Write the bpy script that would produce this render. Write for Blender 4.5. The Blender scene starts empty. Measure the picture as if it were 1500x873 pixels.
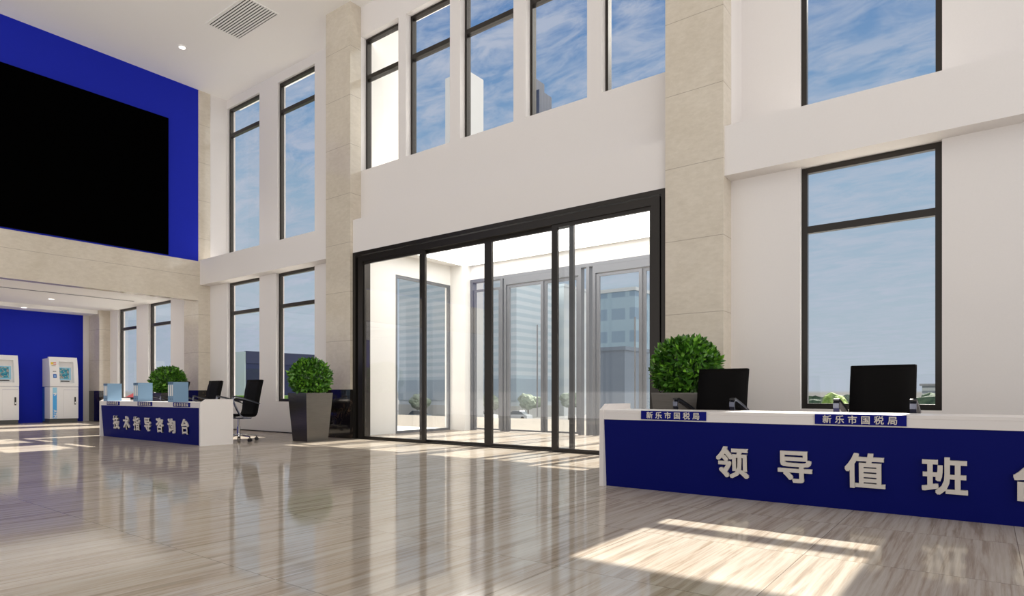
import bpy, bmesh, math, random
from mathutils import Vector, Matrix, noise
random.seed(7)
S = bpy.context.scene
C = S.collection
PI = math.pi

# ------------------------------------------------------------------ materials
def mat(name, base=(.8, .8, .8), rough=.5, metal=0., coat=0., coat_rough=.05, spec=.5, emit=None, estr=0.):
    m = bpy.data.materials.new(name); m.use_nodes = True
    p = m.node_tree.nodes['Principled BSDF']
    p.inputs['Base Color'].default_value = (*base, 1)
    p.inputs['Roughness'].default_value = rough
    p.inputs['Metallic'].default_value = metal
    p.inputs['Coat Weight'].default_value = coat
    p.inputs['Coat Roughness'].default_value = coat_rough
    p.inputs['Specular IOR Level'].default_value = spec
    if emit:
        p.inputs['Emission Color'].default_value = (*emit, 1)
        p.inputs['Emission Strength'].default_value = estr
    return m

class NT:
    """small helper to wire node graphs"""
    def __init__(s, m):
        s.t = m.node_tree; s.n = s.t.nodes; s.l = s.t.links
        s.p = s.n.get('Principled BSDF')
    def node(s, kind, **kw):
        n = s.n.new(kind)
        for k, v in kw.items(): setattr(n, k, v)
        return n
    def link(s, a, b): s.l.new(a, b)
    def pos(s): return s.node('ShaderNodeNewGeometry').outputs['Position']
    def mapping(s, vec, scale=(1, 1, 1), rot=(0, 0, 0), loc=(0, 0, 0)):
        n = s.node('ShaderNodeMapping'); s.link(vec, n.inputs['Vector'])
        n.inputs['Scale'].default_value = scale; n.inputs['Rotation'].default_value = rot; n.inputs['Location'].default_value = loc
        return n.outputs['Vector']
    def noise(s, vec, scale, detail=4, rough=.5, dist=0.):
        n = s.node('ShaderNodeTexNoise'); s.link(vec, n.inputs['Vector'])
        n.inputs['Scale'].default_value = scale; n.inputs['Detail'].default_value = detail
        n.inputs['Roughness'].default_value = rough; n.inputs['Distortion'].default_value = dist
        return n.outputs['Fac']
    def ramp(s, fac, stops):
        n = s.node('ShaderNodeValToRGB'); s.link(fac, n.inputs['Fac'])
        e = n.color_ramp.elements
        while len(e) < len(stops): e.new(.5)
        for q, (p_, c) in zip(e, stops):
            q.position = p_; q.color = (*c, 1) if len(c) == 3 else c
        return n.outputs['Color']
    def math(s, op, a, b=None, clamp=False):
        n = s.node('ShaderNodeMath', operation=op); n.use_clamp = clamp
        for i, v in enumerate((a, b)):
            if v is None: continue
            if isinstance(v, (int, float)): n.inputs[i].default_value = v
            else: s.link(v, n.inputs[i])
        return n.outputs[0]
    def mix(s, fac, a, b, blend='MIX'):
        n = s.node('ShaderNodeMix', data_type='RGBA', blend_type=blend)
        for i, v in ((0, fac), (6, a), (7, b)):
            if isinstance(v, (int, float)): n.inputs[i].default_value = v
            elif isinstance(v, tuple): n.inputs[i].default_value = (*v, 1)
            else: s.link(v, n.inputs[i])
        return n.outputs[2]
    def sep(s, v):
        n = s.node('ShaderNodeSeparateXYZ'); s.link(v, n.inputs[0]); return n.outputs
    def joint(s, coord, period, phase, half):
        """1 on a thin joint line every period"""
        a = s.math('SUBTRACT', coord, phase); a = s.math('DIVIDE', a, period)
        a = s.math('FRACT', a); a = s.math('SUBTRACT', a, .5); a = s.math('ABSOLUTE', a)
        return s.math('GREATER_THAN', a, .5 - half / period)
    def bump(s, h, strength, dist=.002):
        n = s.node('ShaderNodeBump'); n.inputs['Strength'].default_value = strength; n.inputs['Distance'].default_value = dist
        s.link(h, n.inputs['Height']); s.link(n.outputs[0], s.p.inputs['Normal'])

def m_plaster(name, col, rough=.75):
    m = mat(name, col, rough, spec=.25); g = NT(m)
    f = g.noise(g.pos(), 60, 4)
    g.link(g.ramp(f, [(.3, tuple(c * .985 for c in col)), (.7, col)]), g.p.inputs['Base Color'])
    g.bump(f, .03); return m

def m_marble():
    m = mat('cream_marble', (.62, .56, .48), .09, spec=.6); g = NT(m); P = g.pos()
    a = g.noise(g.mapping(P, (1, 1, 1)), 1.4, 8, .62, .6)
    b = g.noise(g.mapping(P, (1, 1, 2.2)), 9, 6, .65)
    v = g.noise(g.mapping(P, (1, 1, 3), rot=(.4, .3, 0)), 3.0, 7, .6, 1.5)
    c = g.ramp(a, [(.3, (.56, .50, .41)), (.55, (.63, .57, .48)), (.8, (.69, .635, .545))])
    c = g.mix(.35, c, g.ramp(b, [(.35, (.53, .47, .385)), (.7, (.72, .655, .565))]))
    line = g.ramp(v, [(.485, (0, 0, 0)), (.5, (1, 1, 1)), (.515, (0, 0, 0))])
    c = g.mix(g.math('MULTIPLY', line, .16), c, (.80, .76, .68))
    s = g.sep(P)
    j = g.joint(s[2], .92, 0., .004)
    c = g.mix(g.math('MULTIPLY', j, .6), c, (.25, .21, .17))
    g.link(c, g.p.inputs['Base Color']); return m

def m_dark_marble():
    m = mat('dark_marble', (.012, .009, .008), .06, spec=.6); g = NT(m); P = g.pos()
    n1 = g.noise(g.mapping(P, (1, 1, 1), rot=(.5, .2, .1)), 4.0, 9, .62, 2.2)
    line = g.ramp(n1, [(.47, (0, 0, 0)), (.495, (1, 1, 1)), (.52, (0, 0, 0))])
    pat = g.ramp(g.noise(P, 3, 4), [(.42, (0, 0, 0)), (.7, (1, 1, 1))])
    c = g.mix(g.math('MULTIPLY', line, pat), (.010, .008, .007), (.17, .11, .075))
    g.link(c, g.p.inputs['Base Color']); return m

def schlick(g, f0, gain, power):
    ge = g.node('ShaderNodeNewGeometry'); dt = g.node('ShaderNodeVectorMath', operation='DOT_PRODUCT')
    g.link(ge.outputs['Normal'], dt.inputs[0]); g.link(ge.outputs['Incoming'], dt.inputs[1])
    f = g.math('POWER', g.math('SUBTRACT', 1., g.math('ABSOLUTE', dt.outputs['Value'])), power)
    return g.math('ADD', g.math('MULTIPLY', f, gain), f0)

def m_floor():
    m = bpy.data.materials.new('vein_cut_stone'); m.use_nodes = True; g = NT(m); g.n.clear(); P = g.pos()
    s = g.sep(P)
    # each slab takes its own cut of the vein
    ix = g.math('FLOOR', g.math('DIVIDE', g.math('SUBTRACT', s[0], .143), .91))
    iy = g.math('FLOOR', g.math('DIVIDE', g.math('SUBTRACT', s[1], 1.635), .965))
    off = g.node('ShaderNodeCombineXYZ'); g.link(g.math('MULTIPLY', iy, .13), off.inputs[0]); g.link(g.math('MULTIPLY', ix, 1.1), off.inputs[1])
    add = g.node('ShaderNodeVectorMath', operation='ADD'); g.link(P, add.inputs[0]); g.link(off.outputs[0], add.inputs[1])
    V = add.outputs[0]
    broad = g.noise(g.mapping(V, (1.0, .10, 1)), 3.2, 5, .55, .5)
    fine = g.noise(g.mapping(V, (1.0, .04, 1)), 21, 7, .66, .3)
    hair = g.noise(g.mapping(V, (1.0, .022, 1)), 80, 4, .6, .15)
    c = g.ramp(broad, [(.30, (.34, .255, .175)), (.45, (.45, .385, .31)), (.60, (.52, .47, .40)), (.78, (.38, .30, .22))])
    c = g.mix(.55, c, g.ramp(fine, [(.30, (.10, .056, .03)), (.42, (.27, .195, .13)), (.52, (.48, .43, .37)), (.8, (.62, .575, .51))]))
    c = g.mix(.20, c, g.ramp(hair, [(.3, (.15, .10, .07)), (.6, (.48, .45, .42))]))
    j = g.math('MAXIMUM', g.joint(s[0], .91, .143, .0022), g.joint(s[1], .965, 1.635, .0022))
    c = g.mix(g.math('MULTIPLY', j, .7), c, (.12, .09, .07))
    df = g.node('ShaderNodeBsdfDiffuse'); g.link(c, df.inputs[0])
    gl = g.node('ShaderNodeBsdfGlossy'); gl.inputs[0].default_value = (.95, .94, .92, 1)
    g.link(g.math('ADD', g.math('MULTIPLY', fine, .05), .05), gl.inputs['Roughness'])
    mx = g.node('ShaderNodeMixShader'); g.link(schlick(g, .08, .43, 2.7), mx.inputs[0])
    g.link(df.outputs[0], mx.inputs[1]); g.link(gl.outputs[0], mx.inputs[2])
    out = g.node('ShaderNodeOutputMaterial'); g.link(mx.outputs[0], out.inputs[0])
    return m

def m_glass(name='clear_glass', tint=(.985, .99, .99), boost=1.5):
    m = bpy.data.materials.new(name); m.use_nodes = True
    g = NT(m); g.n.clear()
    out = g.node('ShaderNodeOutputMaterial'); mx = g.node('ShaderNodeMixShader')
    tr = g.node('ShaderNodeBsdfTransparent'); tr.inputs[0].default_value = (*tint, 1)
    gl = g.node('ShaderNodeBsdfGlossy'); gl.inputs['Roughness'].default_value = 0.
    ge = g.node('ShaderNodeNewGeometry'); dt = g.node('ShaderNodeVectorMath', operation='DOT_PRODUCT')
    g.link(ge.outputs['Normal'], dt.inputs[0]); g.link(ge.outputs['Incoming'], dt.inputs[1])
    f5 = g.math('POWER', g.math('SUBTRACT', 1., g.math('ABSOLUTE', dt.outputs['Value'])), 5.)
    fr = g.math('ADD', g.math('MULTIPLY', f5, .96), .04)
    g.link(g.math('MULTIPLY', fr, boost, True), mx.inputs[0])
    g.link(tr.outputs[0], mx.inputs[1]); g.link(gl.outputs[0], mx.inputs[2]); g.link(mx.outputs[0], out.inputs[0])
    return m

def m_brushed(name, col, rough=.32):
    m = mat(name, col, rough, 1.0); g = NT(m)
    tc = g.node('ShaderNodeTexCoord').outputs['Object']
    f = g.noise(g.mapping(tc, (1, 1, 90)), 6, 4, .6)
    g.link(g.ramp(f, [(.3, tuple(c * .8 for c in col)), (.7, tuple(min(1, c * 1.15) for c in col))]), g.p.inputs['Base Color'])
    g.link(g.math('ADD', g.math('MULTIPLY', f, .15), rough - .07), g.p.inputs['Roughness']); return m

def m_leaf():
    m = mat('leaf_green', (.05, .16, .02), .38, spec=.5); g = NT(m)
    at = g.node('ShaderNodeAttribute'); at.attribute_name = 'tone'
    g.link(g.ramp(at.outputs['Fac'], [(0, (.014, .055, .007)), (.5, (.055, .18, .014)), (1, (.17, .40, .03))]), g.p.inputs['Base Color'])
    g.p.inputs['Subsurface Weight'].default_value = 0.
    return m

def m_foliage(name, a, b, scale=1.5):
    m = mat(name, a, .8, spec=.2); g = NT(m); f = g.noise(g.pos(), scale, 6, .7)
    g.link(g.ramp(f, [(.35, a), (.65, b)]), g.p.inputs['Base Color']); return m

def m_facade(name, wall, glass, pz, px_=0., duty=.5, vert=False):
    """plain facade with even floor bands"""
    m = mat(name, wall, .5, spec=.4); g = NT(m); s = g.sep(g.pos())
    a = g.math('FRACT', g.math('DIVIDE', s[2], pz)); k = g.math('GREATER_THAN', a, duty)
    if px_:
        b = g.math('FRACT', g.math('DIVIDE', g.math('ADD', s[0], s[1]), px_)); k2 = g.math('GREATER_THAN', b, .25)
        k = k2 if vert else g.math('MULTIPLY', k, k2)
    g.link(g.mix(k, wall, glass), g.p.inputs['Base Color']); return m

def m_screen():
    m = mat('lit_screen', (.01, .01, .01), .2); g = NT(m)
    tc = g.node('ShaderNodeTexCoord').outputs['Object']
    f = g.noise(tc, 14, 3, .5, .4); h = g.noise(g.mapping(tc, loc=(3, 2, 1)), 9, 2)
    c = g.ramp(h, [(.35, (.0, .16, .28)), (.6, (.03, .42, .50)), (.8, (.10, .60, .66))])
    k = g.ramp(f, [(.50, (0, 0, 0)), (.56, (1, 1, 1))])
    c = g.mix(k, c, g.ramp(g.noise(tc, 30, 3), [(.4, (.30, .24, .20)), (.55, (.65, .60, .50)), (.7, (.22, .30, .28))]))
    g.link(c, g.p.inputs['Emission Color']); g.p.inputs['Emission Strength'].default_value = .5; return m

WHITE = m_plaster('white_paint', (.765, .735, .725))
CEIL = m_plaster('ceiling_paint', (.90, .89, .88))
MARBLE = m_marble(); DMARBLE = m_dark_marble(); FLOOR = m_floor()
BLUE = mat('blue_panel', (.012, .023, .42), .6, spec=.1)
DBLUE = mat('blue_desk_lacquer', (.0028, .0055, .115), .5, spec=.08)
PLATE = mat('blue_plate', (.004, .007, .16), .5, spec=.1)
DWHITE = mat('white_desk_laminate', (.74, .70, .68), .35, spec=.4)
LETTER = mat('letter_ivory', (.66, .61, .56), .45)
BLACKF = mat('dark_bronze_frame', (.045, .040, .036), .32, .75)
ALU = mat('grey_aluminium', (.15, .155, .17), .4, .35)
BLACK = mat('matt_black', (.0035, .0035, .0035), .65, spec=.05)
SCREENB = mat('unlit_screen', (.0008, .0008, .0008), 1.0, spec=0.)
LEATHER = mat('black_leather', (.0035, .003, .003), .55, spec=.07)
ARM = mat('grey_arm_metal', (.16, .17, .22), .28, .9)
PAD = mat('black_arm_pad', (.012, .012, .014), .4)
CHROME = mat('chrome', (.62, .62, .64), .14, 1.0)
RUBBER = mat('black_plastic', (.012, .012, .013), .45)
STEEL = m_brushed('dark_brushed_steel', (.135, .125, .116))
SOIL = mat('soil', (.03, .02, .012), .95)
LEAF = m_leaf()
GLASS = m_glass(); WGLASS = m_glass('window_glass', (.975, .985, .985), .6)
ATMW = mat('atm_white', (.80, .79, .79), .35, spec=.4)
ATMS = mat('atm_side_grey', (.60, .58, .64), .4)
ATMB = mat('atm_side_blue', (.02, .12, .45), .4)
STRIPE = mat('stripe_blue', (.07, .38, .78), .4); STRIPEL = mat('stripe_pale', (.32, .62, .80), .4)
PLINTH = mat('plinth_grey', (.09, .09, .085), .5)
BINDER = mat('binder_blue', (.17, .29, .43), .45); BINDERL = mat('binder_label', (.78, .77, .75), .6); BINDERD = mat('binder_dark_blue', (.07, .13, .22), .5)
YEL = mat('logo_yellow', (.75, .55, .06), .5); RED = mat('logo_red', (.55, .06, .02), .5); OLIVE = mat('logo_olive', (.22, .18, .05), .5)
LBL = mat('label_blue', (.03, .12, .42), .4); LBLL = mat('label_light', (.22, .42, .78), .4)
EXTW = m_plaster('exterior_render', (.80, .79, .77)); PAVE = m_plaster('plaza_paving', (.26, .23, .195)); ROAD = mat('street_surface', (.14, .14, .145), .8)
LAMP = mat('lamp_diffuser', (.9, .9, .9), .5, emit=(1, .96, .9), estr=2.)
DARKGAP = mat('vent_shadow', (.03, .03, .03), .8)

# ------------------------------------------------------------------ mesh helpers
class MB:
    def __init__(s): s.b = bmesh.new()
    def box(s, x0, x1, y0, y1, z0, z1, bev=0.):
        r = bmesh.ops.create_cube(s.b, size=1)['verts']
        for v in r:
            v.co = Vector(((x0 + x1) / 2 + v.co.x * (x1 - x0), (y0 + y1) / 2 + v.co.y * (y1 - y0), (z0 + z1) / 2 + v.co.z * (z1 - z0)))
        if bev:
            ed = list({e for v in r for e in v.link_edges})
            bmesh.ops.bevel(s.b, geom=ed, offset=bev, segments=2, affect='EDGES', profile=.6)
        return s
    def cyl(s, p0, p1, r0, r1=None, seg=16):
        r1 = r0 if r1 is None else r1
        p0, p1 = Vector(p0), Vector(p1); d = p1 - p0
        q = d.to_track_quat('Z', 'Y').to_matrix().to_4x4()
        bmesh.ops.create_cone(s.b, cap_ends=True, segments=seg, radius1=r0, radius2=r1, depth=d.length,
                              matrix=Matrix.Translation((p0 + p1) / 2) @ q)
        return s
    def prism(s, pts, axis, a, b):
        """closed outline in the plane across axis, extruded from a to b"""
        def P(u, v, t): return {'x': (t, u, v), 'y': (u, t, v), 'z': (u, v, t)}[axis]
        A = [s.b.verts.new(P(u, v, a)) for u, v in pts]; B = [s.b.verts.new(P(u, v, b)) for u, v in pts]
        n = len(pts)
        fs = [s.b.faces.new(A), s.b.faces.new(list(reversed(B)))]
        for i in range(n): fs.append(s.b.faces.new((A[i], B[i], B[(i + 1) % n], A[(i + 1) % n])))
        bmesh.ops.recalc_face_normals(s.b, faces=fs)
        return s
    def frustum(s, cx, cy, z0, z1, a0, a1, b0=None, b1=None):
        b0 = a0 if b0 is None else b0; b1 = a1 if b1 is None else b1
        A = [s.b.verts.new((cx + sx * a0, cy + sy * b0, z0)) for sx, sy in ((-1, -1), (1, -1), (1, 1), (-1, 1))]
        B = [s.b.verts.new((cx + sx * a1, cy + sy * b1, z1)) for sx, sy in ((-1, -1), (1, -1), (1, 1), (-1, 1))]
        fs = [s.b.faces.new(A[::-1]), s.b.faces.new(B)]
        for i in range(4): fs.append(s.b.faces.new((A[i], A[(i + 1) % 4], B[(i + 1) % 4], B[i])))
        bmesh.ops.recalc_face_normals(s.b, faces=fs); return s
    def sweep(s, path, prof):
        """flat profile (list of (a,b)) along a path lying in a plane x=const: a is across (x), b is in the plane"""
        rings = []
        n = len(path)
        for i, p in enumerate(path):
            p = Vector(p); t = (Vector(path[min(i + 1, n - 1)]) - Vector(path[max(i - 1, 0)])).normalized()
            nn = Vector((1, 0, 0)); up = t.cross(nn).normalized()
            rings.append([s.b.verts.new(p + nn * a + up * b) for a, b in prof])
        m = len(prof); fs = []
        for i in range(n - 1):
            for k in range(m): fs.append(s.b.faces.new((rings[i][k], rings[i][(k + 1) % m], rings[i + 1][(k + 1) % m], rings[i + 1][k])))
        fs.append(s.b.faces.new(rings[0])); fs.append(s.b.faces.new(rings[-1][::-1]))
        bmesh.ops.recalc_face_normals(s.b, faces=fs); return s
    def build(s, name, material, parent=None, smooth=False, mesh_only=False):
        me = bpy.data.meshes.new(name); s.b.to_mesh(me); s.b.free()
        me.materials.append(material)
        if smooth:
            for p in me.polygons: p.use_smooth = True
        o = bpy.data.objects.new(name, me); C.objects.link(o)
        if parent: o.parent = parent
        return o

def thing(name, label, cat, loc=(0, 0, 0), rz=0., group=None):
    o = bpy.data.objects.new(name, None); o.empty_display_size = .1; C.objects.link(o)
    o.location = loc; o.rotation_euler = (0, 0, rz); tag(o, label, cat, group); return o
def tag(o, label, cat, group=None, kind=None):
    o['label'] = label; o['category'] = cat
    if group: o['group'] = group
    if kind: o['kind'] = kind
    return o
def struct(o): o['kind'] = 'structure'; return o
def sroot(name, loc=(0, 0, 0)):
    o = bpy.data.objects.new(name, None); o.empty_display_size = .1; C.objects.link(o); o.location = loc; return struct(o)
def copy_thing(o, loc, rz=None, label=None):
    c = o.copy(); C.objects.link(c); c.location = loc
    if rz is not None: c.rotation_euler = (0, 0, rz)
    if label: c['label'] = label
    for ch in list(o.children):
        d = ch.copy(); C.objects.link(d); d.parent = c
        for g in list(ch.children):
            e = g.copy(); C.objects.link(e); e.parent = d
    return c

def glyphs(name, text, size, x_positions, y, z, material, parent, depth=.01, weight=.02, single=False, rot=None, xscale=1.):
    """lettering in the built-in face, cut out of sheet: one mesh per character (or one for the line)"""
    dg = None; objs = []
    bm_all = bmesh.new() if single else None
    for ch, x in zip(text, x_positions):
        cu = bpy.data.curves.new('glyph', 'FONT'); cu.body = ch; cu.size = size; cu.extrude = depth / 2
        cu.align_x = 'CENTER'; cu.resolution_u = 3
        t = bpy.data.objects.new('glyph', cu); C.objects.link(t)
        bpy.context.view_layer.update()
        me = bpy.data.meshes.new_from_object(t.evaluated_get(bpy.context.evaluated_depsgraph_get()))
        bpy.data.objects.remove(t); bpy.data.curves.remove(cu)
        M = rot or (Matrix.Rotation(PI / 2, 4, 'X'))
        # heavier stroke: the same outline laid down again a little to each side
        hb = bmesh.new()
        for q in range(8):
            n0 = len(hb.verts); hb.from_mesh(me); hb.verts.ensure_lookup_table()
            for v in hb.verts[n0:]: v.co += Vector((round(math.cos(q * PI / 4)) * weight * size, round(math.sin(q * PI / 4)) * weight * size, .0002 * q))
        hb.to_mesh(me); hb.free()
        me.transform(Matrix.Translation((x, y, z)) @ M @ Matrix.Diagonal((xscale, 1, 1, 1)))
        if single:
            bm_all.from_mesh(me); bpy.data.meshes.remove(me)
        else:
            me.name = name; me.materials.clear(); me.materials.append(material)
            o = bpy.data.objects.new(name, me); C.objects.link(o); o.parent = parent; objs.append(o)
    if single:
        me = bpy.data.meshes.new(name); bm_all.to_mesh(me); bm_all.free(); me.materials.clear(); me.materials.append(material)
        for p in me.polygons: p.material_index = 0
        o = bpy.data.objects.new(name, me); C.objects.link(o); o.parent = parent; objs.append(o)
    return objs

# ------------------------------------------------------------------ setting
XL = -15.187          # face of the feature wall
COLS = [(-21.92, -21.14), (-15.90, XL), (-10.214, -9.478), (-3.251, -2.514)]
LOW = [(-20.60, -19.32), (-18.59, -17.25), (-14.40, -13.015), (-12.37, -10.98), (-1.72, -.36)]
CEILZ = 8.18; BEAM0, BEAM1 = 3.47, 4.07

struct(MB().box(-22.3, 5.5, -3.2, 7.95, -.12, 0).build('floor', FLOOR))
struct(MB().box(XL - .25, 5.5, -3.2, 8.75, CEILZ, CEILZ + .35).build('ceiling', CEIL))

def wall_with_holes(mb, x0, x1, y0, y1, z0, z1, holes):
    x = x0
    for a, b, za, zb in sorted(holes):
        mb.box(x, a, y0, y1, z0, z1)
        if za > z0: mb.box(a, b, y0, y1, z0, za)
        if zb < z1: mb.box(a, b, y0, y1, zb, z1)
        x = b
    mb.box(x, x1, y0, y1, z0, z1)

w = MB()
wall_with_holes(w, -22.3, -15.5, 7.83, 8.035, 0, 3.5, [(a, b, .67, 3.34) for a, b in LOW[:2]])
wall_with_holes(w, -15.5, -10.0, 7.83, 8.035, 0, BEAM0, [(a, b, .67, BEAM0) for a, b in LOW[2:4]])
wall_with_holes(w, -2.6, 5.5, 7.83, 8.035, 0, BEAM0, [(a, b, .67, BEAM0) for a, b in LOW[4:]])
UPW = [(-15.15, -13.707), (-12.96, -11.56), (-1.81, -.378)]
wall_with_holes(w, -15.6, -10.0, 8.246, 8.455, BEAM1, CEILZ, [(a, b, 4.2, 7.965) for a, b in UPW[:2]])
wall_with_holes(w, -2.6, 5.5, 8.246, 8.455, BEAM1, CEILZ, [(a, b, 4.2, 7.965) for a, b in UPW[2:]])
for a, b in ((-15.6, XL), (-3.251, -2.514)): w.box(a, b, 7.835, 8.455, BEAM1, CEILZ)
w.box(-10.214, -9.478, 7.835, 8.05, 3.5, CEILZ)
ENT = [(-9.476, -8.447), (-8.252, -7.189), (-6.96, -5.854), (-5.62, -4.539), (-4.31, -3.253)]
wall_with_holes(w, -9.478, -3.251, 7.791, 8.05, 4.1, CEILZ, [(a, b, 5.07, 7.62) for a, b in ENT])
struct(w.build('wall_back', WHITE))
struct(MB().box(XL, -10.214, 7.58, 8.0, BEAM0, BEAM1).box(XL, -10.214, 8.0, 8.62, 3.85, BEAM1).build('trim_1', WHITE))
struct(MB().box(-2.514, 5.5, 7.58, 8.0, BEAM0, BEAM1).box(-2.514, 5.5, 8.0, 8.62, 3.85, BEAM1).build('trim_2', WHITE))
struct(MB().box(-9.478, -3.251, 7.60, 8.05, 3.48, 4.10).build('trim_3', WHITE))
for k, (a, b) in enumerate(COLS):
    top = 3.34 if k == 0 else CEILZ
    r = sroot('marble_column')
    struct(MB().box(a, b, 7.54, 7.833, .92, top).build('shaft', MARBLE, r))
    struct(MB().box(a - .001, b + .001, 7.536, 7.833, 0, .92).build('base_course', DMARBLE, r))
struct(MB().box(-9.6, -9.478, 8.05, 8.95, 4.0, 8.6).build('wall_fin', EXTW))
# feature wall: marble band, blue field
struct(MB().box(XL - .22, XL - .002, -3.2, 7.54, 3.09, 4.04).build('trim_4', MARBLE))
struct(MB().box(XL - .20, XL - .004, -3.2, 7.54, 4.04, CEILZ).build('wall_left', BLUE))
# alcove behind
struct(MB().box(-22.3, XL - .22, -3.2, 7.83, 3.33, 3.6).build('ceiling.001', CEIL))
struct(MB().box(-21.95, -21.25, -3.2, 7.54, 3.22, 3.33).build('trim_5', CEIL))
struct(MB().box(-22.3, -21.95, -3.2, 7.39, 0, 3.33).build('wall_far_left', BLUE))
struct(MB().box(-22.3, -21.95, 7.39, 7.83, 0, 3.33).build('wall_far_left.001', WHITE))
# skirting in the bays
for k, (a, b) in enumerate(((-15.187, -10.214), (-2.514, 5.5), (-21.14, -15.9))):
    struct(MB().box(a, b, 7.818, 7.832, 0, .018).build('baseboard_back', BLACKF))

# ------------------------------------------------------------------ windows
win_n = 0
def window(x0, x1, z0, z1, yf, transom, fw=.062, material=BLACKF, d=.065):
    global win_n
    win_n += 1
    r = sroot('window_%d' % win_n, ((x0 + x1) / 2, yf, z0))
    L = Vector(r.location)
    f = MB(); X0, X1, Z1 = x0 - L.x, x1 - L.x, z1 - L.z
    f.box(X0, X0 + fw, 0, d, 0, Z1); f.box(X1 - fw, X1, 0, d, 0, Z1)
    f.box(X0 + fw, X1 - fw, 0, d, 0, fw); f.box(X0 + fw, X1 - fw, 0, d, Z1 - fw, Z1)
    struct(f.build('window_frame', material, r))
    if transom: struct(MB().box(X0 + fw, X1 - fw, -.004, d, transom - L.z - .040, transom - L.z + .040).build('transom', material, r))
    struct(MB().box(X0 + fw * .6, X1 - fw * .6, .028, .034, fw * .6, Z1 - fw * .6).build('glass_pane', WGLASS, r))
    return r
for i, (a, b) in enumerate(LOW): window(a, b, .67, 3.34 if i < 2 else BEAM0, 7.905, 2.75)
for a, b in UPW: window(a, b, 4.2, 7.965, 8.302, 7.30, d=.075)
for a, b in ENT: window(a, b, 5.07, 7.62, 7.91, 6.88, .045, d=.10)

# ------------------------------------------------------------------ entrance doors
D = sroot('door_1', (-6.36, 7.6, 0)); ox, oy = -6.36, 7.6
def dbox(mb, x0, x1, y0, y1, z0, z1): return mb.box(x0 - ox, x1 - ox, y0 - oy, y1 - oy, z0, z1)
f = MB()
dbox(f, -9.478, -9.40, 7.595, 7.70, 0, 3.48); dbox(f, -3.329, -3.251, 7.595, 7.70, 0, 3.48); dbox(f, -9.40, -3.329, 7.595, 7.70, 3.415, 3.48)
dbox(f, -9.40, -9.35, 7.66, 7.80, 0, 3.40); dbox(f, -3.38, -3.329, 7.66, 7.80, 0, 3.40)
dbox(f, -9.35, -9.22, 7.615, 7.80, 0, 3.40); dbox(f, -3.48, -3.36, 7.615, 7.80, 0, 3.40); dbox(f, -9.22, -3.48, 7.615, 7.80, 3.295, 3.40)
dbox(f, -9.22, -3.48, 7.63, 7.79, 0, .018)
struct(f.build('door_frame', BLACKF, D))
def leaf(name, x0, x1, y, sl, sr, z1=3.295, mt=BLACKF, gm=GLASS, root=None, o=(ox, oy)):
    m = MB(); X0, X1, Y = x0 - o[0], x1 - o[0], y - o[1]
    m.box(X0, X0 + sl, Y - .022, Y + .022, .02, z1); m.box(X1 - sr, X1, Y - .022, Y + .022, .02, z1)
    m.box(X0 + sl, X1 - sr, Y - .022, Y + .022, .02, .055); m.box(X0 + sl, X1 - sr, Y - .022, Y + .022, z1 - .05, z1)
    q = struct(m.build(name, mt, root or D))
    struct(MB().box(X0 + sl * .5, X1 - sr * .5, Y - .005, Y + .005, .03, z1 - .02).build('glass_pane', gm, q)); return q
leaf('fixed_panel', -9.22, -7.625, 7.66, .03, .075)
leaf('fixed_panel', -5.045, -3.48, 7.66, .10, .03)
leaf('sliding_leaf', -7.83, -6.30, 7.735, .06, .075)
leaf('sliding_leaf', -6.30, -4.72, 7.735, .075, .07)

# lobby between the two sets of doors
struct(MB().box(-40, 22, 7.95, 17.2, -.14, -.004).build('ground_plaza', PAVE))
struct(MB().box(-22, -10.15, 8.04, 11.2, -.02, .002).box(-2.4, 5.5, 8.04, 11.2, -.02, .002).build('ground_bounce', m_plaster('pale_bounce_slab', (.84, .82, .79))))  # added pale slab, out of view, bouncing sunlight up onto the beam undersides
struct(MB().box(-9.94, -2.55, 7.95, 11.05, -.01, 0.).build('floor.001', FLOOR))
w = MB(); w.box(-10.12, -9.95, 8.0, 9.1, 0, 3.8); w.box(-10.12, -9.95, 9.1, 10.80, 3.36, 3.8); w.box(-10.12, -9.50, 10.80, 11.16, 0, 3.8)
struct(w.build('wall_lobby_left', EXTW))
w = MB(); w.box(-2.6, -2.45, 8.0, 9.1, 0, 3.8); w.box(-2.6, -2.45, 9.1, 10.80, 3.36, 3.8); w.box(-3.1, -2.45, 10.80, 11.16, 0, 3.8)
struct(w.build('wall_lobby_right', EXTW))
struct(MB().box(-9.5, -3.1, 11.0, 11.16, 3.46, 3.8).build('trim_6', EXTW))
struct(MB().box(-10.12, -2.45, 8.05, 11.16, 3.8, 4.1).build('ceiling.002', CEIL))
for side, x in ((-1, -9.99), (1, -2.56)):
    win_n += 1
    r = sroot('window_%d' % win_n, (x, 9.95, 0)); m = MB()
    m.box(-.03, .03, -.85, -.79, 0, 3.36); m.box(-.03, .03, .79, .85, 0, 3.36); m.box(-.03, .03, -.79, .79, 0, .05); m.box(-.03, .03, -.79, .79, 3.30, 3.36)
    struct(m.build('window_frame', ALU, r)); struct(MB().box(-.004, .004, -.80, .80, .03, 3.33).build('glass_pane', WGLASS, r))
D2 = sroot('door_2', (-6.36, 11.03, 0)); o2 = (-6.36, 11.03)
m = MB()
for x in (-9.49, -8.62, -6.42, -4.14, -3.17): m.box(x - o2[0], x - o2[0] + .07, -.05, .09, 0, 3.39)
m.box(-9.49 - o2[0], -3.10 - o2[0], -.055, .09, 3.39, 3.46)
for a, b in ((-8.50, -6.53), (-6.26, -4.22)):
    m.box(a - o2[0], a - o2[0] + .06, -.07, .07, 0, 3.24); m.box(b - o2[0] - .06, b - o2[0], -.07, .07, 0, 3.24); m.box(a - o2[0], b - o2[0], -.07, .07, 3.24, 3.385)
struct(m.build('door_frame', ALU, D2))
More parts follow.
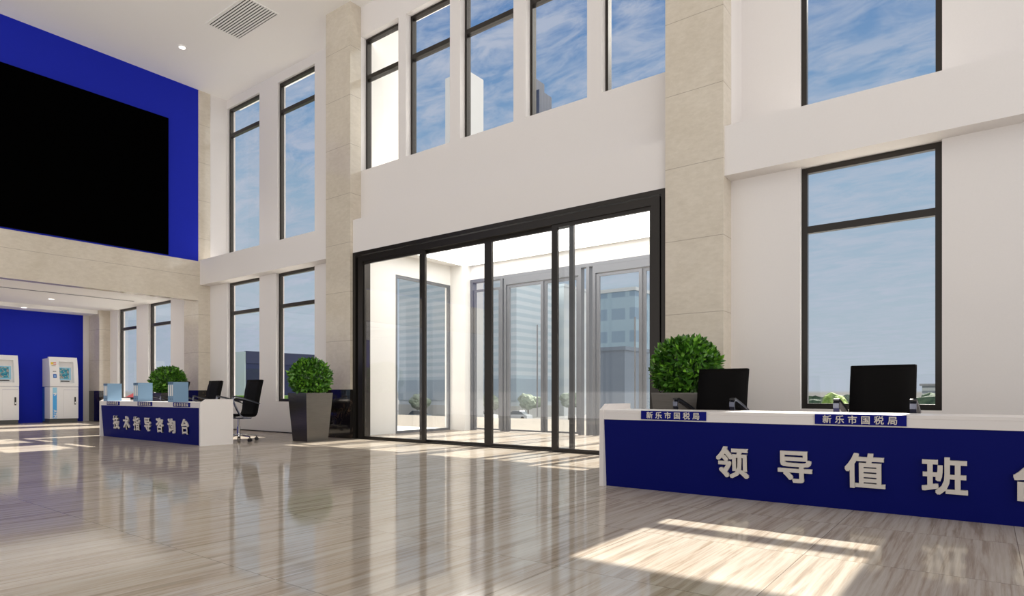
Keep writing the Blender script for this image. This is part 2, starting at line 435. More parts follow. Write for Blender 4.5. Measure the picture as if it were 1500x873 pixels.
for a, b, y in ((-9.42, -8.62, 11.03), (-8.42, -7.46, 11.0), (-7.46, -6.60, 11.03), (-6.18, -5.20, 11.0), (-5.20, -4.29, 11.03), (-4.07, -3.17, 11.03)):
    q = leaf('door_leaf', a, b, y, .065, .065, 3.22, ALU, WGLASS, D2, o2)
    if y == 11.0:
        struct(MB().cyl((b - .12 - o2[0], y - o2[1] - .07, .35), (b - .12 - o2[0], y - o2[1] - .07, 2.3), .016).build('pull_handle', ALU, q))

# ------------------------------------------------------------------ LED wall
r = thing('mounted_video_screen', 'huge black switched-off video screen on the upper blue wall', 'screen', (XL, 2.4, 4.07))
MB().box(.0, .035, -4.43, 4.43, 0, 3.17).build('housing', BLACK, r)
MB().box(.035, .04, -4.425, 4.425, .005, 3.165).build('display_panel', SCREENB, r)

# ------------------------------------------------------------------ ceiling fittings
r = thing('ceiling_vent', 'slatted white air vent flush in the high ceiling', 'vent', (-11.62, 6.62, CEILZ))
m = MB(); m.box(-.72, -.69, -.36, .36, -.012, .0); m.box(.69, .72, -.36, .36, -.012, 0); m.box(-.69, .69, -.36, -.33, -.012, 0); m.box(-.69, .69, .33, .36, -.012, 0)
m.build('frame', CEIL, r)
MB().box(-.69, .69, -.33, .33, -.003, -.001).build('duct_shade', DARKGAP, r)  # dark sheet painted in for the shade inside the duct
for k in range(12):
    MB().box(-.69, .69, -.325 + k * .055, -.295 + k * .055, -.011, -.004).build('slat', CEIL, r)
lamp0 = thing('downlight', 'small round recessed downlight in the high ceiling', 'light', (-13.58, 6.40, CEILZ))
m = MB(); m.cyl((0, 0, -.012), (0, 0, 0), .085, .095, 28); m.build('trim_ring', CEIL, lamp0)
MB().cyl((0, 0, -.015), (0, 0, -.012), .065, .065, 24).build('diffuser', LAMP, lamp0)
for loc, lb in (((-21.15, 5.70, 3.22), 'tiny round downlight in the dropped soffit above the left cash machine'),
                ((-19.57, 5.86, 3.33), 'tiny round downlight in the alcove ceiling nearer the window')):
    copy_thing(lamp0, loc, label=lb)
r = thing('slot_diffuser', 'long pale linear air slot in the alcove ceiling', 'vent', (-18.3, 3.2, 3.33))
MB().box(-.09, .09, -4.2, 4.2, -.008, 0).build('frame', ATMW, r); MB().box(-.035, .035, -4.15, 4.15, -.010, -.008).build('slot', PLINTH, r)

# ------------------------------------------------------------------ reception desks
def desk(name, label, x0, x1, chars, cx, plates, plate_text='新乐市国税局', yf=5.02):
    r = thing(name, label, 'desk', ((x0 + x1) / 2, yf, 0)); X = (x0 + x1) / 2
    a, b = x0 - X, x1 - X
    prof = [(0, 0), (0, .695), (.10, .752), (.55, .752), (.55, 0)]
    for p in (a, b - .04): MB().prism(prof, 'x', p, p + .04).build('end_panel', DWHITE, r)
    MB().box(a + .04, b - .04, .012, .55, .672, .698, .003).build('desktop', DWHITE, r)
    MB().box(a + .04, b - .04, .010, .032, .612, .672).build('fascia', DWHITE, r)
    MB().prism([(.016, .612), (.042, .612), (.086, .0), (.060, .0)], 'x', a + .04, b - .04).build('front_panel', DBLUE, r)
    n = len(chars)
    tilt = math.atan2(.044, .612)
    R = Matrix.Rotation(PI / 2 + tilt, 4, 'X')
    z0 = .195
    yb = .016 + (.612 - z0) * .072 - .012
    glyphs('letter', chars, .262, [c - X for c in cx], yb, z0, LETTER, r, .02, .024, rot=R)
    for p in plates:
        q = MB().box(p - X, p - X + .58, .002, .011, .622, .697).build('name_plate', PLATE, r)
        glyphs('lettering', plate_text, .062, [p - X + .083 + k * .083 for k in range(6)], -.001, .636, LETTER, q,   .004, .015, single=True)
    return r
desk('reception_desk', 'blue and white reception desk at the right, without binders on it', -2.83, 1.22, '领导值班台', [-1.63, -1.16, -.69, -.22, .25], (-2.417, -1.015, .39), yf=5.08)
desk('reception_desk', 'blue and white reception desk carrying three sets of blue binders', -14.07, -10.05, '技术指导咨询台', [-13.34, -12.88, -12.44, -11.99, -11.52, -11.08, -10.61], (-13.72, -12.35, -10.98))

# binders standing on the far desk
def binder(loc, label):
    r = thing('ring_binder', label, 'binder', loc, group='blue ring binders on the far desk')
    MB().box(0, .062, 0, .255, 0, .345, .003).build('cover', BINDER, r)
    MB().box(.012, .050, -.0015, .0005, .105, .295).build('spine_label', BINDERL, r)
    MB().box(.003, .059, -.0012, .0005, .31, .342).build('spine_band', BINDERD, r)
    MB().cyl((.031, -.003, .05), (.031, .0, .05), .011, seg=14).build('finger_ring', BINDERD, r)
    return r
b0 = None
WHICH = {0: 'left end of the desk', 1: 'middle of the desk', 2: 'right part of the desk'}
ORD = {0: 'leftmost', 1: 'middle', 2: 'rightmost'}
for i, x in enumerate((-13.985, -12.62, -11.25)):
    for k in range(3):
        lb = '%s pale blue ring binder of the set on the %s' % (ORD[k], WHICH[i])
        if b0 is None: b0 = binder((x, 5.06, .698), lb)
        else: copy_thing(b0, (x + k * .067, 5.06, .698), label=lb)

# ------------------------------------------------------------------ office chairs (facing -Y)
def chair(loc, label, group, rz=0.):
    r = thing('office_chair', label, 'chair', loc, rz, group)
    hw = .25
    # seat: padded, with front roll
    def pad(path, th, name, ribs):
        m = MB(); n = len(path); b = m.b
        W = [-hw, -hw + .012, -hw * .5, 0, hw * .5, hw - .012, hw]
        top, bot = [], []
        for i, (y, z) in enumerate(path):
            t = Vector((0, path[min(i + 1, n - 1)][0] - path[max(i - 1, 0)][0], path[min(i + 1, n - 1)][1] - path[max(i - 1, 0)][1])).normalized()
            nn = Vector((0, -t.z, t.y))
            g = .006 if (i % ribs == 0) else 0.
            rt, rb = [], []
            for q, xx in enumerate(W):
                e = th * .5 if q in (0, 6) else 0
                rt.append(b.verts.new(Vector((xx, y, z)) + nn * (th - g - e * .8))); rb.append(b.verts.new(Vector((xx, y, z)) + nn * (e * .6)))
            top.append(rt); bot.append(rb)
        fs = []
        for i in range(n - 1):
            for q in range(6):
                fs.append(b.faces.new((top[i][q], top[i][q + 1], top[i + 1][q + 1], top[i + 1][q])))
                fs.append(b.faces.new((bot[i][q + 1], bot[i][q], bot[i + 1][q], bot[i + 1][q + 1])))
            fs.append(b.faces.new((top[i][0], top[i + 1][0], bot[i + 1][0], bot[i][0])))
            fs.append(b.faces.new((top[i + 1][6], top[i][6], bot[i][6], bot[i + 1][6])))
        fs.append(b.faces.new([v for v in reversed(top[0])] + bot[0])); fs.append(b.faces.new(top[-1] + list(reversed(bot[-1]))))
        bmesh.ops.recalc_face_normals(b, faces=fs)
        return m.build(name, LEATHER, r, True)
    pad([(-.26, .415), (-.25, .435), (-.22, .445), (-.12, .442), (-.04, .437), (.06, .43), (.14, .428), (.19, .434)], .05, 'seat', 3)
    bp = [(.195, .436), (.225, .46), (.243, .50), (.255, .56), (.268, .64), (.282, .72), (.297, .80), (.313, .88), (.330, .96), (.347, 1.03), (.360, 1.085)]
    bk = pad(bp, .045, 'backrest', 3)
    for s in (-1, 1):
        x = s * .268
        path = [(x, .262, .66), (x, .12, .705), (x, -.02, .745), (x, -.17, .783), (x, -.215, .785), (x, -.240, .765), (x, -.238, .73), (x, -.20, .64), (x, -.15, .54), (x, -.10, .455), (x, -.04, .425), (x, .10, .415)]
        prof = [(-.022, -.008), (.022, -.008), (.022, .008), (-.022, .008)]
        a = MB().sweep(path, prof).build('armrest', ARM, r)
        MB().sweep([(x, .20, .69), (x, .05, .736), (x, -.08, .772), (x, -.20, .800), (x, -.245, .795)], [(-.022, -.007), (.022, -.007), (.022, .007), (-.022, .007)]).build('arm_pad', PAD, a)
    MB().box(-.27, .27, -.05, .10, .395, .413, .004).build('seat_bracket', ARM, r)
    MB().cyl((0, .02, .12), (0, .02, .26), .028).cyl((0, .02, .26), (0, .02, .40), .016).build('gas_column', CHROME, r)
    st = MB()
    tips = []
    for k in range(5):
        a = k * 2 * PI / 5 + .1
        d = Vector((math.cos(a), math.sin(a), 0)); t = d * .31 + Vector((0, .02, .085)); tips.append((t, d))
        st.cyl((0 + d.x * .02, .02 + d.y * .02, .115), tuple(t), .022, .012, 10)
    st.cyl((0, .02, .085), (0, .02, .14), .04, .034, 20)
    base = st.build('star_base', CHROME, r)
    for t, d in tips:
        n = Vector((-d.y, d.x, 0)); w_ = MB()
        for s in (-1, 1):
            c = Vector((t.x, t.y, .030)) + n * s * .016
            w_.cyl(tuple(c - n * .010), tuple(c + n * .010), .030, seg=16)
        w_.cyl((t.x, t.y, .03), (t.x, t.y, .085), .009, seg=8)
        w_.build('caster', RUBBER, base)
    return r
c0 = chair((-10.62, 5.97, 0), 'black office chair at the right end of the desk with binders', 'chairs behind the desk with binders')
copy_thing(c0, (-12.00, 5.97, 0), label='middle black office chair behind the desk with binders, its back clear of them')
copy_thing(c0, (-13.32, 5.97, 0), label='black office chair mostly hidden behind the binders on the blue desk')
for x, lb in ((-2.10, 'black office chair in front of the round bush, behind the right desk'), (-.715, 'black office chair in front of the window, behind the right desk')):
    c = copy_thing(c0, (x, 5.97, 0), label=lb); c['group'] = 'chairs behind the right desk'

# ------------------------------------------------------------------ ball bushes in tapered planters
def leafball(R, n, seed, squash=.94):
    rnd = random.Random(seed); b = bmesh.new(); tones = []
    lay = b.faces.layers.float.new('tone')
    bmesh.ops.create_icosphere(b, subdivisions=4, radius=R * .80)
    for v in b.verts:
        v.co *= 1 + .10 * noise.noise(v.co * 9); v.co.z *= squash
    for f_ in b.faces: f_[lay] = 0.0
    for i in range(n):
        u = rnd.uniform(-1, 1); t = rnd.uniform(0, 2 * PI); q = math.sqrt(1 - u * u)
        d = Vector((q * math.cos(t), q * math.sin(t), u))
        lump = 1 + .07 * noise.noise(d * 3.2 + Vector((seed, 0, 0)))
        rr = R * lump * rnd.uniform(.78, 1.03)
        p = d * rr; p.z *= squash
        L = rnd.uniform(.05, .095); W = L * rnd.uniform(.24, .34)
        dr = (d * rnd.uniform(.2, 1.1) + Vector((rnd.gauss(0, .6), rnd.gauss(0, .6), rnd.gauss(.25, .5)))).normalized()
        sd = dr.cross(Vector((rnd.gauss(0, 1), rnd.gauss(0, 1), rnd.gauss(0, 1)))).normalized(); up = sd.cross(dr)
        P = [p, p + dr * L * .45 + sd * W + up * W * .35, p + dr * L, p + dr * L * .45 - sd * W + up * W * .35, p + dr * L * .5]
        V = [b.verts.new(x) for x in P]
        tone = min(1, max(0, rnd.gauss(.5, .25)))
        for tri in ((0, 1, 4), (1, 2, 4), (2, 3, 4), (3, 0, 4)):
            f_ = b.faces.new([V[k] for k in tri]); f_[lay] = tone; f_.smooth = True
    me = bpy.data.meshes.new('foliage'); b.to_mesh(me); b.free(); me.materials.append(LEAF); return me
def planter(loc, rz, label, mesh=None):
    r = thing('potted_bush', label, 'plant', loc, rz, 'clipped bushes in steel planters')
    p = MB(); p.frustum(0, 0, 0, .84, .215, .275)
    pot = p.build('planter', STEEL, r)
    # rim and recess
    m = MB()
    for x0, x1, y0, y1 in ((-.277, .277, -.277, -.255), (-.277, .277, .255, .277), (-.277, -.255, -.255, .255), (.255, .277, -.255, .255)): m.box(x0, x1, y0, y1, .84, .856)
    m.build('rim', STEEL, pot)
    MB().box(-.255, .255, -.255, .255, .835, .848).build('soil', SOIL, pot)
    MB().cyl((0, 0, .84), (0, 0, 1.05), .022, .018, 8).build('stem', SOIL, r)
    o = bpy.data.objects.new('foliage', mesh); C.objects.link(o); o.parent = r; o.location = (0, 0, 1.125)
    return r
ball = leafball(.345, 3000, 3)
p0 = planter((-9.66, 6.80, 0), 0, 'round clipped bush in a tapered steel planter left of the glass doors', ball)
for loc, rz, lb in (((-2.62, 6.62, 0), 0, 'round clipped bush in a steel planter behind the right desk'),
                    ((-15.20, 6.85, 0), 0, 'round clipped bush behind the binders on the far desk')):
    c = copy_thing(p0, loc, rz, lb)
    for ch in c.children:
        if ch.name.startswith('foliage'): ch.rotation_euler = (0, 0, random.uniform(1, 5))

# ------------------------------------------------------------------ cash machines
def atm(loc, label):
    r = thing('cash_machine', label, 'cash machine', loc, group='white cash machines in the alcove')
    MB().box(-.33, .25, -.345, .345, 0, .115).build('plinth', PLINTH, r)
    low = MB().box(-.15, .30, -.35, .35, .115, 1.03, .006).build('cabinet', ATMW, r)
    MB().box(-.33, -.152, -.348, .348, .04, 1.02).build('rear_housing', ATMB, r)
    # door with lock
    dr = MB().box(.30, .306, -.02, .325, .16, .95, .004).build('service_door', ATMW, low)
    MB().box(.302, .308, -.02, .325, .945, .957).build('door_lip', ATMS, low)
    lk = MB().box(.306, .318, .245, .285, .52, .74, .005).build('lock', RUBBER, low)
    MB().box(.318, .322, .253, .277, .55, .60).build('lock_button', ATMW, low)
    st = MB().box(.30, .3035, -.285, -.185, .13, 1.015).build('blue_stripe', STRIPE, low)
    MB().box(.3035, .305, -.285, -.185, .84, 1.015).build('pale_stripe', STRIPEL, low)
    e = MB(); e.prism([(-.27, .85), (-.20, .86), (-.20, .81), (-.235, .775), (-.265, .79), (-.235, .80), (-.225, .83), (-.27, .82)], 'x', .3036, .307); e.build('emblem', ATMW, low)
    # rotated lettering on the stripe, read downwards
    for k, ch in enumerate('ATM'):
        M = Matrix.Rotation(PI / 2, 4, 'Z') @ Matrix.Rotation(PI / 2, 4, 'X') @ Matrix.Rotation(-PI / 2, 4, 'Z')
        glyphs('lettering', ch, .105, [0], 0, 0, ATMW, low, .003, .03, rot=Matrix.Translation((.305, -.262, .335 - k * .075)) @ M)
    # upper case: curved cheeks, recess with the screen
    up = [(-.33, 1.04), (-.33, 1.845), (.10, 1.86), (.10, 1.895), (.185, 1.895), (.225, 1.74), (.262, 1.55), (.292, 1.32), (.302, 1.15), (.302, 1.04)]
    u = MB()
    rec = [(-.33, 1.04), (-.33, 1.845), (.10, 1.86), (.10, 1.895), (.185, 1.895), (.220, 1.77), (.10, 1.74), (.14, 1.155), (.300, 1.145), (.302, 1.04)]
    def pr(pts, a, b):
        A = [u.b.verts.new((x, a, z)) for x, z in pts]; B = [u.b.verts.new((x, b, z)) for x, z in pts]; n = len(pts)
        fs = [u.b.faces.new(A), u.b.faces.new(B[::-1])] + [u.b.faces.new((A[i], B[i], B[(i + 1) % n], A[(i + 1) % n])) for i in range(n)]
        bmesh.ops.recalc_face_normals(u.b, faces=fs)
    pr(up, -.35, -.115); pr(rec, -.115, .245); pr(up, .245, .35)
    case = u.build('upper_case', ATMW, r)
    def on(name, y0, y1, z0, z1, m, par, base, d=.004):
        """thin plate lying on the sloping front or on the recess back"""
        def X(z):
            if base == 'front':
                pts = [(1.04, .302), (1.15, .302), (1.32, .292), (1.55, .262), (1.74, .225), (1.895, .185)]
            else: pts = [(1.155, .14), (1.74, .10)]
            for (za, xa), (zb, xb) in zip(pts, pts[1:]):
                if za <= z <= zb: return xa + (xb - xa) * (z - za) / (zb - za)
            return pts[-1][1]
        b = MB(); b.prism([(X(z0), z0), (X(z0) + d, z0), (X(z1) + d, z1), (X(z1), z1)], 'y', y0, y1)
        return b.build(name, m, par)
    on('screen_bezel', -.085, .215, 1.235, 1.60, STRIPEL, case, 'recess', .006)
    on('screen', -.07, .165, 1.275, 1.575, m_scr, case, 'recess', .010)
    on('cash_slot', -.045, .175, 1.19, 1.215, RUBBER, case, 'recess', .012)
    on('card_slot', -.275, -.195, 1.468, 1.486, RUBBER, case, 'front', .005)
    lb_ = on('label', -.272, -.188, 1.285, 1.40, LBL, case, 'front', .004)
    on('label_mark', -.25, -.21, 1.31, 1.375, LBLL, case, 'front', .006)
    on('logo_leaf', -.315, -.25, 1.675, 1.745, YEL, case, 'front', .004)
    on('logo_bar', -.255, -.185, 1.715, 1.738, RED, case, 'front', .005); on('logo_bar', -.255, -.185, 1.675, 1.695, RED, case, 'front', .005)
    on('logo_caption', -.30, -.20, 1.632, 1.645, OLIVE, case, 'front', .003)
    return r
m_scr = m_screen()
a0 = atm((-21.60, 6.70, 0), 'white cash machine beside the marble column, whole in view')
copy_thing(a0, (-21.60, 5.28, 0), label='white cash machine cut off by the left edge of the photo')

# ------------------------------------------------------------------ outside
struct(MB().box(-400, 260, 17.2, 700, -3.6, -3.2).build('ground_street', ROAD))
HEDGE = m_foliage('hedge_leaves', (.09, .20, .03), (.24, .42, .08), 4)
m = MB(); m.box(-35, -20, 16.0, 16.9, -.01, .74)
hb = m.b; bmesh.ops.subdivide_edges(hb, edges=hb.edges[:], cuts=1)
tag(m.build('hedge', HEDGE), 'low clipped bright green hedge outside the left windows', 'hedge')

b = bmesh.new(); bmesh.ops.create_grid(b, x_segments=90, y_segments=8, size=1)
for v in b.verts:
    X = -9.5 + v.co.x * 11; t = (v.co.y + 1) / 2
    v.co = Vector((X, 56 + t * 1.6 + .5 * noise.noise(Vector((X * .7, t * 3, 2))), -3.2 + 3.75 * math.sin(min(1, t * 1.25) * PI / 2) + .45 * t * noise.noise(Vector((X * .55, t * 2, 0))) + .15 * t * noise.noise(Vector((X * 2.5, t * 5, 5)))))
bk = bmesh.ops.extrude_edge_only(b, edges=[e for e in b.edges if e.is_boundary])
for v in bk['geom']:
    if isinstance(v, bmesh.types.BMVert): v.co.y += 1.5; v.co.z = -3.2
bmesh.ops.recalc_face_normals(b, faces=b.faces[:])
me = bpy.data.meshes.new('hedge'); b.to_mesh(me); b.free(); me.materials.append(m_foliage('tall_hedge_leaves', (.035, .065, .045), (.11, .16, .10), 2.2))
o = bpy.data.objects.new('hedge', me); C.objects.link(o); tag(o, 'long dark uneven hedge low in the right window, behind the trees', 'hedge')
NAVY = m_facade('navy_facade', (.007, .014, .048), (.011, .020, .06), 4.2, 2.6, .8)
PALEG = mat('pale_green_glass', (.42, .52, .50), .3)
TOWERW = mat('white_tower_wall', (.62, .61, .60), .6)
BTOWER = m_facade('blue_tower_facade', (.035, .055, .11), (.018, .032, .075), 3.8, 1.6, .4, True)
SLAT = m_facade('banded_office_facade', (.56, .62, .67), (.43, .52, .59), 1.25, 0, .5)
PALE = m_facade('pale_block_facade', (.60, .62, .62), (.54, .57, .59), 3.5, 0, .6)
RGL = m_facade('glass_office_facade', (.26, .38, .48), (.17, .27, .38), 3.4, 3.0, .5)
DGL = mat('dark_block_wall', (.12, .16, .22), .4)
KWALL = m_facade('kiosk_louvres', (.55, .58, .60), (.25, .28, .32), .55, 0, .55)
def building(name, label, x0, x1, y0, y1, z1, wall, extras=()):
    r = thing(name, label, 'building', ((x0 + x1) / 2, (y0 + y1) / 2, -3.2)); L = r.location
    MB().box(x0 - L.x, x1 - L.x, y0 - L.y, y1 - L.y, 0, z1 + 3.2).build('walls', wall, r)
    for nm, a, b, c, d, e, f_, mm in extras:
        MB().box(a - L.x, b - L.x, c - L.y, d - L.y, e + 3.2, f_ + 3.2).build(nm, mm, r)
    return r
building('low_building', 'low navy blue building seen through the left windows', -75, -60, 34.6, 48, 5.05, NAVY,
         [('parapet', -60.3, -59.9, 34.6, 48, 3.9, 5.15, mat('navy_parapet', (.010, .017, .05), .5)), ('glazed_end', -75, -60.02, 34.5, 34.62, -3.2, 5.1, PALEG), ('doorway', -60.2, -59.95, 36.5, 38.8, -3.2, 3.3, mat('doorway_teal', (.03, .07, .12), .3))])
building('tower', 'plain white tower seen through the clerestory windows', -51.5, -48.07, 55, 58, 38.4, TOWERW, ())
building('tower', 'dark blue glass tower with a stepped top, far beyond the doors', -109, -103.3, 150, 156.5, 89, BTOWER, [('crown', -109, -104.9, 150.5, 155, 89, 92.8, BTOWER)])
building('office_block', 'pale office block with level window bands beyond the doors', -86.5, -59.5, 80, 92, 27.5, SLAT,
         [('ground_storey', -86.6, -59.4, 79.9, 92.1, -3.2, -1.2, mat('office_base', (.5, .5, .48), .5)), ('window_band', -86.6, -59.4, 79.85, 92.1, -.4, 3.2, mat('band_glass', (.30, .38, .46), .3))])
building('office_block', 'plain pale grey block right of the banded office', -70.6, -60.1, 95, 103, 19.9, PALE, [('roof', -70.8, -59.9, 94.8, 103.2, 19.9, 20.4, PALE)])
building('office_block', 'blue glass office block behind the right door leaf', -48.5, -41.4, 85, 92, 16.1, RGL, [('roof', -48.7, -41.2, 84.8, 92.2, 16.1, 16.6, PALE)])
building('low_building', 'low dark block in front of the blue glass office', -33.3, -30.4, 60, 66, 5.4, DGL, [('roof', -33.5, -30.2, 59.8, 66.2, 5.4, 5.8, DGL)])
building('kiosk', 'small pale louvred building low in the right window', -5.1, -3.2, 75, 78, 1.6, KWALL, [('roof', -5.3, -3.0, 74.7, 78.2, 1.6, 1.8, mat('kiosk_roof', (.3, .3, .32), .6))])
r = thing('kiosk', 'small red roofed kiosk seen through the far left window', 'building', (-101, 41.5, -3.2))
MB().box(-2.2, 2.2, -1.2, 1.6, 0, 3.0).build('walls', EXTW, r)
MB().prism([(-1.5, 3.25), (0, 4.07), (.6, 4.07), (2.0, 3.25)], 'x', -2.5, 2.5).build('roof', mat('red_roof', (.62, .06, .04), .5), r)
MB().box(-2.4, 2.4, -1.4, 1.9, 3.0, 3.22).build('eave_shadow', BLACK, r)  # black strip standing in for the shadow line under the roof

# street trees: lumpy crowns with trunks
CR = [m_foliage('crown_dark', (.05, .09, .05), (.14, .20, .12), 1.2), m_foliage('crown_bright', (.13, .24, .04), (.36, .50, .12), 1.5), m_foliage('crown_hazy', (.16, .21, .15), (.36, .42, .32), 1.0)]
BARK = mat('bark', (.12, .09, .07), .9)
def crown(seed, rx, rz):
    rnd = random.Random(seed); b = bmesh.new()
    for k in range(9):
        a = rnd.uniform(0, 2 * PI); d = rnd.uniform(0, .62) if k else 0
        c = Vector((math.cos(a) * d * rx, math.sin(a) * d * rx, rnd.uniform(-.3, .35) * rz)); q = rnd.uniform(.42, .62)
        bmesh.ops.create_icosphere(b, subdivisions=3, radius=1, matrix=Matrix.Translation(c) @ Matrix.Diagonal((rx * q, rx * q, rz * q, 1)))
    for v in b.verts:
        v.co += v.co.normalized() * .30 * noise.noise(v.co * 1.3 + Vector((seed, 0, 0))) + Vector([.16 * noise.noise(v.co * 4 + Vector((k * 9, seed, 0))) for k in range(3)])
    me = bpy.data.meshes.new('crown'); b.to_mesh(me); b.free(); return me
TW = ['dark dense tree', 'bright green leafy tree', 'hazy pale green tree']
spots = [(-14.6, 62, 1.7, 0, 'at the left edge of the right window'), (-11.0, 66, 1.9, 0, 'left of the chair in the right window'), (-7.6, 60, 1.7, 0, 'just behind the chair top in the right window'),
         (-9.0, 52, 1.45, 1, 'in front of the darker ones in the right window'), (-3.8, 64, 1.7, 0, 'hidden behind the chair in the right window'),
         (-6.9, 72, 1.4, 2, 'beside the louvred kiosk in the right window'),
         (-18.5, 84, 2.3, 0, 'far off at the left edge of the right window'), (-15.0, 86, 2.4, 0, 'far off behind the near dark one in the right window'),
         (-11.3, 88, 2.3, 0, 'far off, just left of the chair back in the right window'), (-5.8, 95, 2.0, 2, 'far off and hidden by the chair back in the right window'),
         (-62.5, 77, 2.1, 2, 'beyond the doors, first left of the centre post'), (-56.5, 79, 2.0, 2, 'beyond the doors, first right of the centre post'), (-48.5, 78, 1.6, 2, 'beyond the doors behind the right post'),
         (-71.5, 70, 2.0, 2, 'beyond the doors, seen through the side window of the lobby'), (-36.2, 72, 2.0, 1, 'beyond the doors beside the low dark block')]
for i, (x, y, rr, k, where) in enumerate(spots):
    r = thing('street_tree', '%s %s' % (TW[k], where), 'tree', (x, y, -3.2), group='street trees outside')
    me = crown(i + 3, rr, rr * .75); me.materials.append(CR[k])
    o = bpy.data.objects.new('crown', me); C.objects.link(o); o.parent = r; o.location = (0, 0, 4.15 - rr * .72)
    MB().cyl((0, 0, 0), (0, 0, 2.6), .14, .09, 8).build('trunk', BARK, r)

def car(loc, rz, label, col):
    r = thing('parked_car', label, 'car', loc, rz, 'cars parked in the street')
    b = MB().prism([(-2.15, .28), (-2.15, .75), (-1.3, .88), (1.5, .92), (2.1, .80), (2.15, .28)], 'y', -.85, .85)
    b.build('body', mat('car_paint', col, .25, 0, .6), r)
    MB().prism([(-1.15, .88), (-.45, 1.40), (.85, 1.42), (1.55, .92)], 'y', -.72, .72).build('cabin', mat('car_windows', (.05, .07, .09), .1), r)
    MB().prism([(-.45, 1.39), (-.40, 1.46), (.80, 1.48), (.86, 1.41)], 'y', -.70, .70).build('roof', mat('car_roof', col, .25, 0, .6), r)
    for x in (-1.35, 1.35):
        for y in (-.86, .70): MB().cyl((x, y, .32), (x, y + .16, .32), .32, seg=20).build('wheel', RUBBER, r)
    return r
for (x, y, rz, lb, col) in ((-60.5, 73, .1, 'white car parked beyond the doors left of the centre post', (.8, .8, .8)), (-55.6, 75, .1, 'silver car parked beyond the doors right of the centre post', (.55, .57, .6)),
                            (-68.5, 67, .1, 'grey car parked beyond the lobby side window', (.35, .38, .42))):
    car((x, y, -3.2), rz, lb, col)

# ------------------------------------------------------------------ light
sun = bpy.data.lights.new('sun', 'SUN'); sun.energy = 16.; sun.color = (1, .93, .82); sun.angle = math.radians(.5)
so = bpy.data.objects.new('sun', sun); C.objects.link(so)
dv = Vector((-.015, -1, -.66)).normalized(); so.rotation_euler = dv.to_track_quat('-Z', 'Y').to_euler(); so.location = (0, 30, 30)

def area(name, loc, size, power, col=(1, .95, .88), rot=(0, 0, 0)):
    l = bpy.data.lights.new(name, 'AREA'); l.shape = 'RECTANGLE'; l.size, l.size_y = size; l.energy = power; l.color = col
    o = bpy.data.objects.new(name, l); C.objects.link(o); o.location = loc; o.rotation_euler = rot; return o
# added light: a fill lamp in the alcove, a glowing panel in the lobby

area('alcove_fill_lamp', (-18.6, 3.2, 3.32), (4.6, 8.4), 50, (1, .97, .93))  # added area fill to brighten the alcove, no fitting of this size there
r = thing('lobby_glow_panel', 'broad glowing panel added on the ceiling between the two sets of glass doors', 'light', (-6.3, 9.6, 3.8))
MB().box(-3.3, 3.3, -1.45, 1.32, -.03, -.001).build('rim', ATMW, r)
MB().box(-3.26, 3.26, -1.41, 1.28, -.034, -.030).build('diffuser', mat('panel_glow', (.9, .9, .9), .6, emit=(1, .985, .96), estr=3.6), r)  # glow added so the lobby ceiling comes out white

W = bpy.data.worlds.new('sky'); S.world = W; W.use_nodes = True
class WN(NT):
    def __init__(s, w): s.t = w.node_tree; s.n = s.t.nodes; s.l = s.t.links; s.p = None
g = WN(W); g.n.clear()
out = g.node('ShaderNodeOutputWorld'); bg = g.node('ShaderNodeBackground'); g.link(bg.outputs[0], out.inputs[0])
d = g.node('ShaderNodeTexCoord').outputs['Generated']; s = g.sep(d)
z = s[2]
blue = g.ramp(g.math('ADD', z, 0.), [(.0, (.46, .52, .58)), (.12, (.42, .51, .60)), (.28, (.33, .46, .61)), (.40, (.19, .34, .56)), (.52, (.105, .235, .49)), (.9, (.05, .16, .42))])
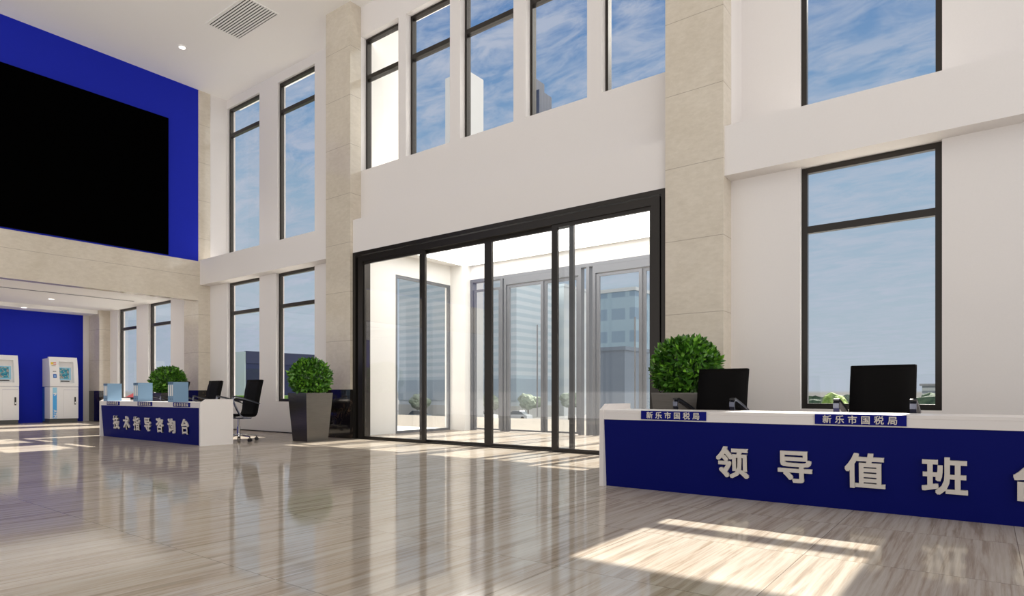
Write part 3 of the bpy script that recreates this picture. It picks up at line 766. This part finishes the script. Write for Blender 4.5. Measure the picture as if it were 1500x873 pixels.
# thin streaky cloud laid on a high plane
zz = g.math('MAXIMUM', z, .02)
cv = g.node('ShaderNodeCombineXYZ'); g.link(g.math('DIVIDE', s[0], g.math('ADD', zz, .12)), cv.inputs[0]); g.link(g.math('DIVIDE', s[1], g.math('ADD', zz, .12)), cv.inputs[1])
n1 = g.noise(g.mapping(cv.outputs[0], (1.0, 2.2, 1), rot=(0, 0, .9)), 5.0, 9, .68, .5)
n2 = g.noise(g.mapping(cv.outputs[0], (1.0, 1.4, 1), rot=(0, 0, .6)), .9, 4, .5)
cl = g.math('MULTIPLY', g.ramp(n1, [(.40, (0, 0, 0)), (.62, (1, 1, 1))]), g.ramp(n2, [(.30, (.5, .5, .5)), (.6, (1, 1, 1))]))
skyc = g.mix(g.math('MULTIPLY', cl, .85), blue, (.50, .54, .65))
# unseen sky behind the viewer, brightened to light the room
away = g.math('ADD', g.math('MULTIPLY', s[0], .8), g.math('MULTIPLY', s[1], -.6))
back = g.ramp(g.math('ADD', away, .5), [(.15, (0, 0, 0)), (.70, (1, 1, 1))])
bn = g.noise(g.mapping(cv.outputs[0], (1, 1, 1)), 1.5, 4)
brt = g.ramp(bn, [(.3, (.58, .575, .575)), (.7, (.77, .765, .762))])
side = g.ramp(s[0], [(.25, (.92, .92, .92)), (.75, (3., 2.95, 2.85))])  # unseen right-hand sky brightened further, to light faces turned that way
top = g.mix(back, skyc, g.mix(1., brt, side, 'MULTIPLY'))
low = g.mix(back, (.45, .43, .40), (1.55, 1.52, 1.48))  # unseen lower half brightened too, sending light up to the ceiling
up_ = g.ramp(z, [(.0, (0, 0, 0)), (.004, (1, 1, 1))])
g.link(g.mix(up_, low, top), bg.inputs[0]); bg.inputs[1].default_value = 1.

# ------------------------------------------------------------------ camera
cam = bpy.data.cameras.new('camera'); co = bpy.data.objects.new('camera', cam); C.objects.link(co); S.camera = co
th = math.atan(694 / 919.4)
co.location = (0, 0, .85); co.rotation_euler = (PI / 2, 0, th)
cam.sensor_width = 36; cam.sensor_fit = 'HORIZONTAL'; cam.lens = 36 * 919.4 / 1500
cam.shift_y = (576 - 436.5) / 1500; cam.clip_start = .05; cam.clip_end = 2000

S.view_settings.view_transform = 'Standard'; S.view_settings.look = 'None'; S.view_settings.gamma = 1; S.view_settings.exposure = 0.
S.view_settings.use_curve_mapping = False
cy = S.cycles
cy.max_bounces = 10; cy.diffuse_bounces = 6; cy.glossy_bounces = 5; cy.transparent_max_bounces = 24; cy.caustics_reflective = False; cy.caustics_refractive = False
cy.sample_clamp_indirect = 6; cy.use_denoising = True
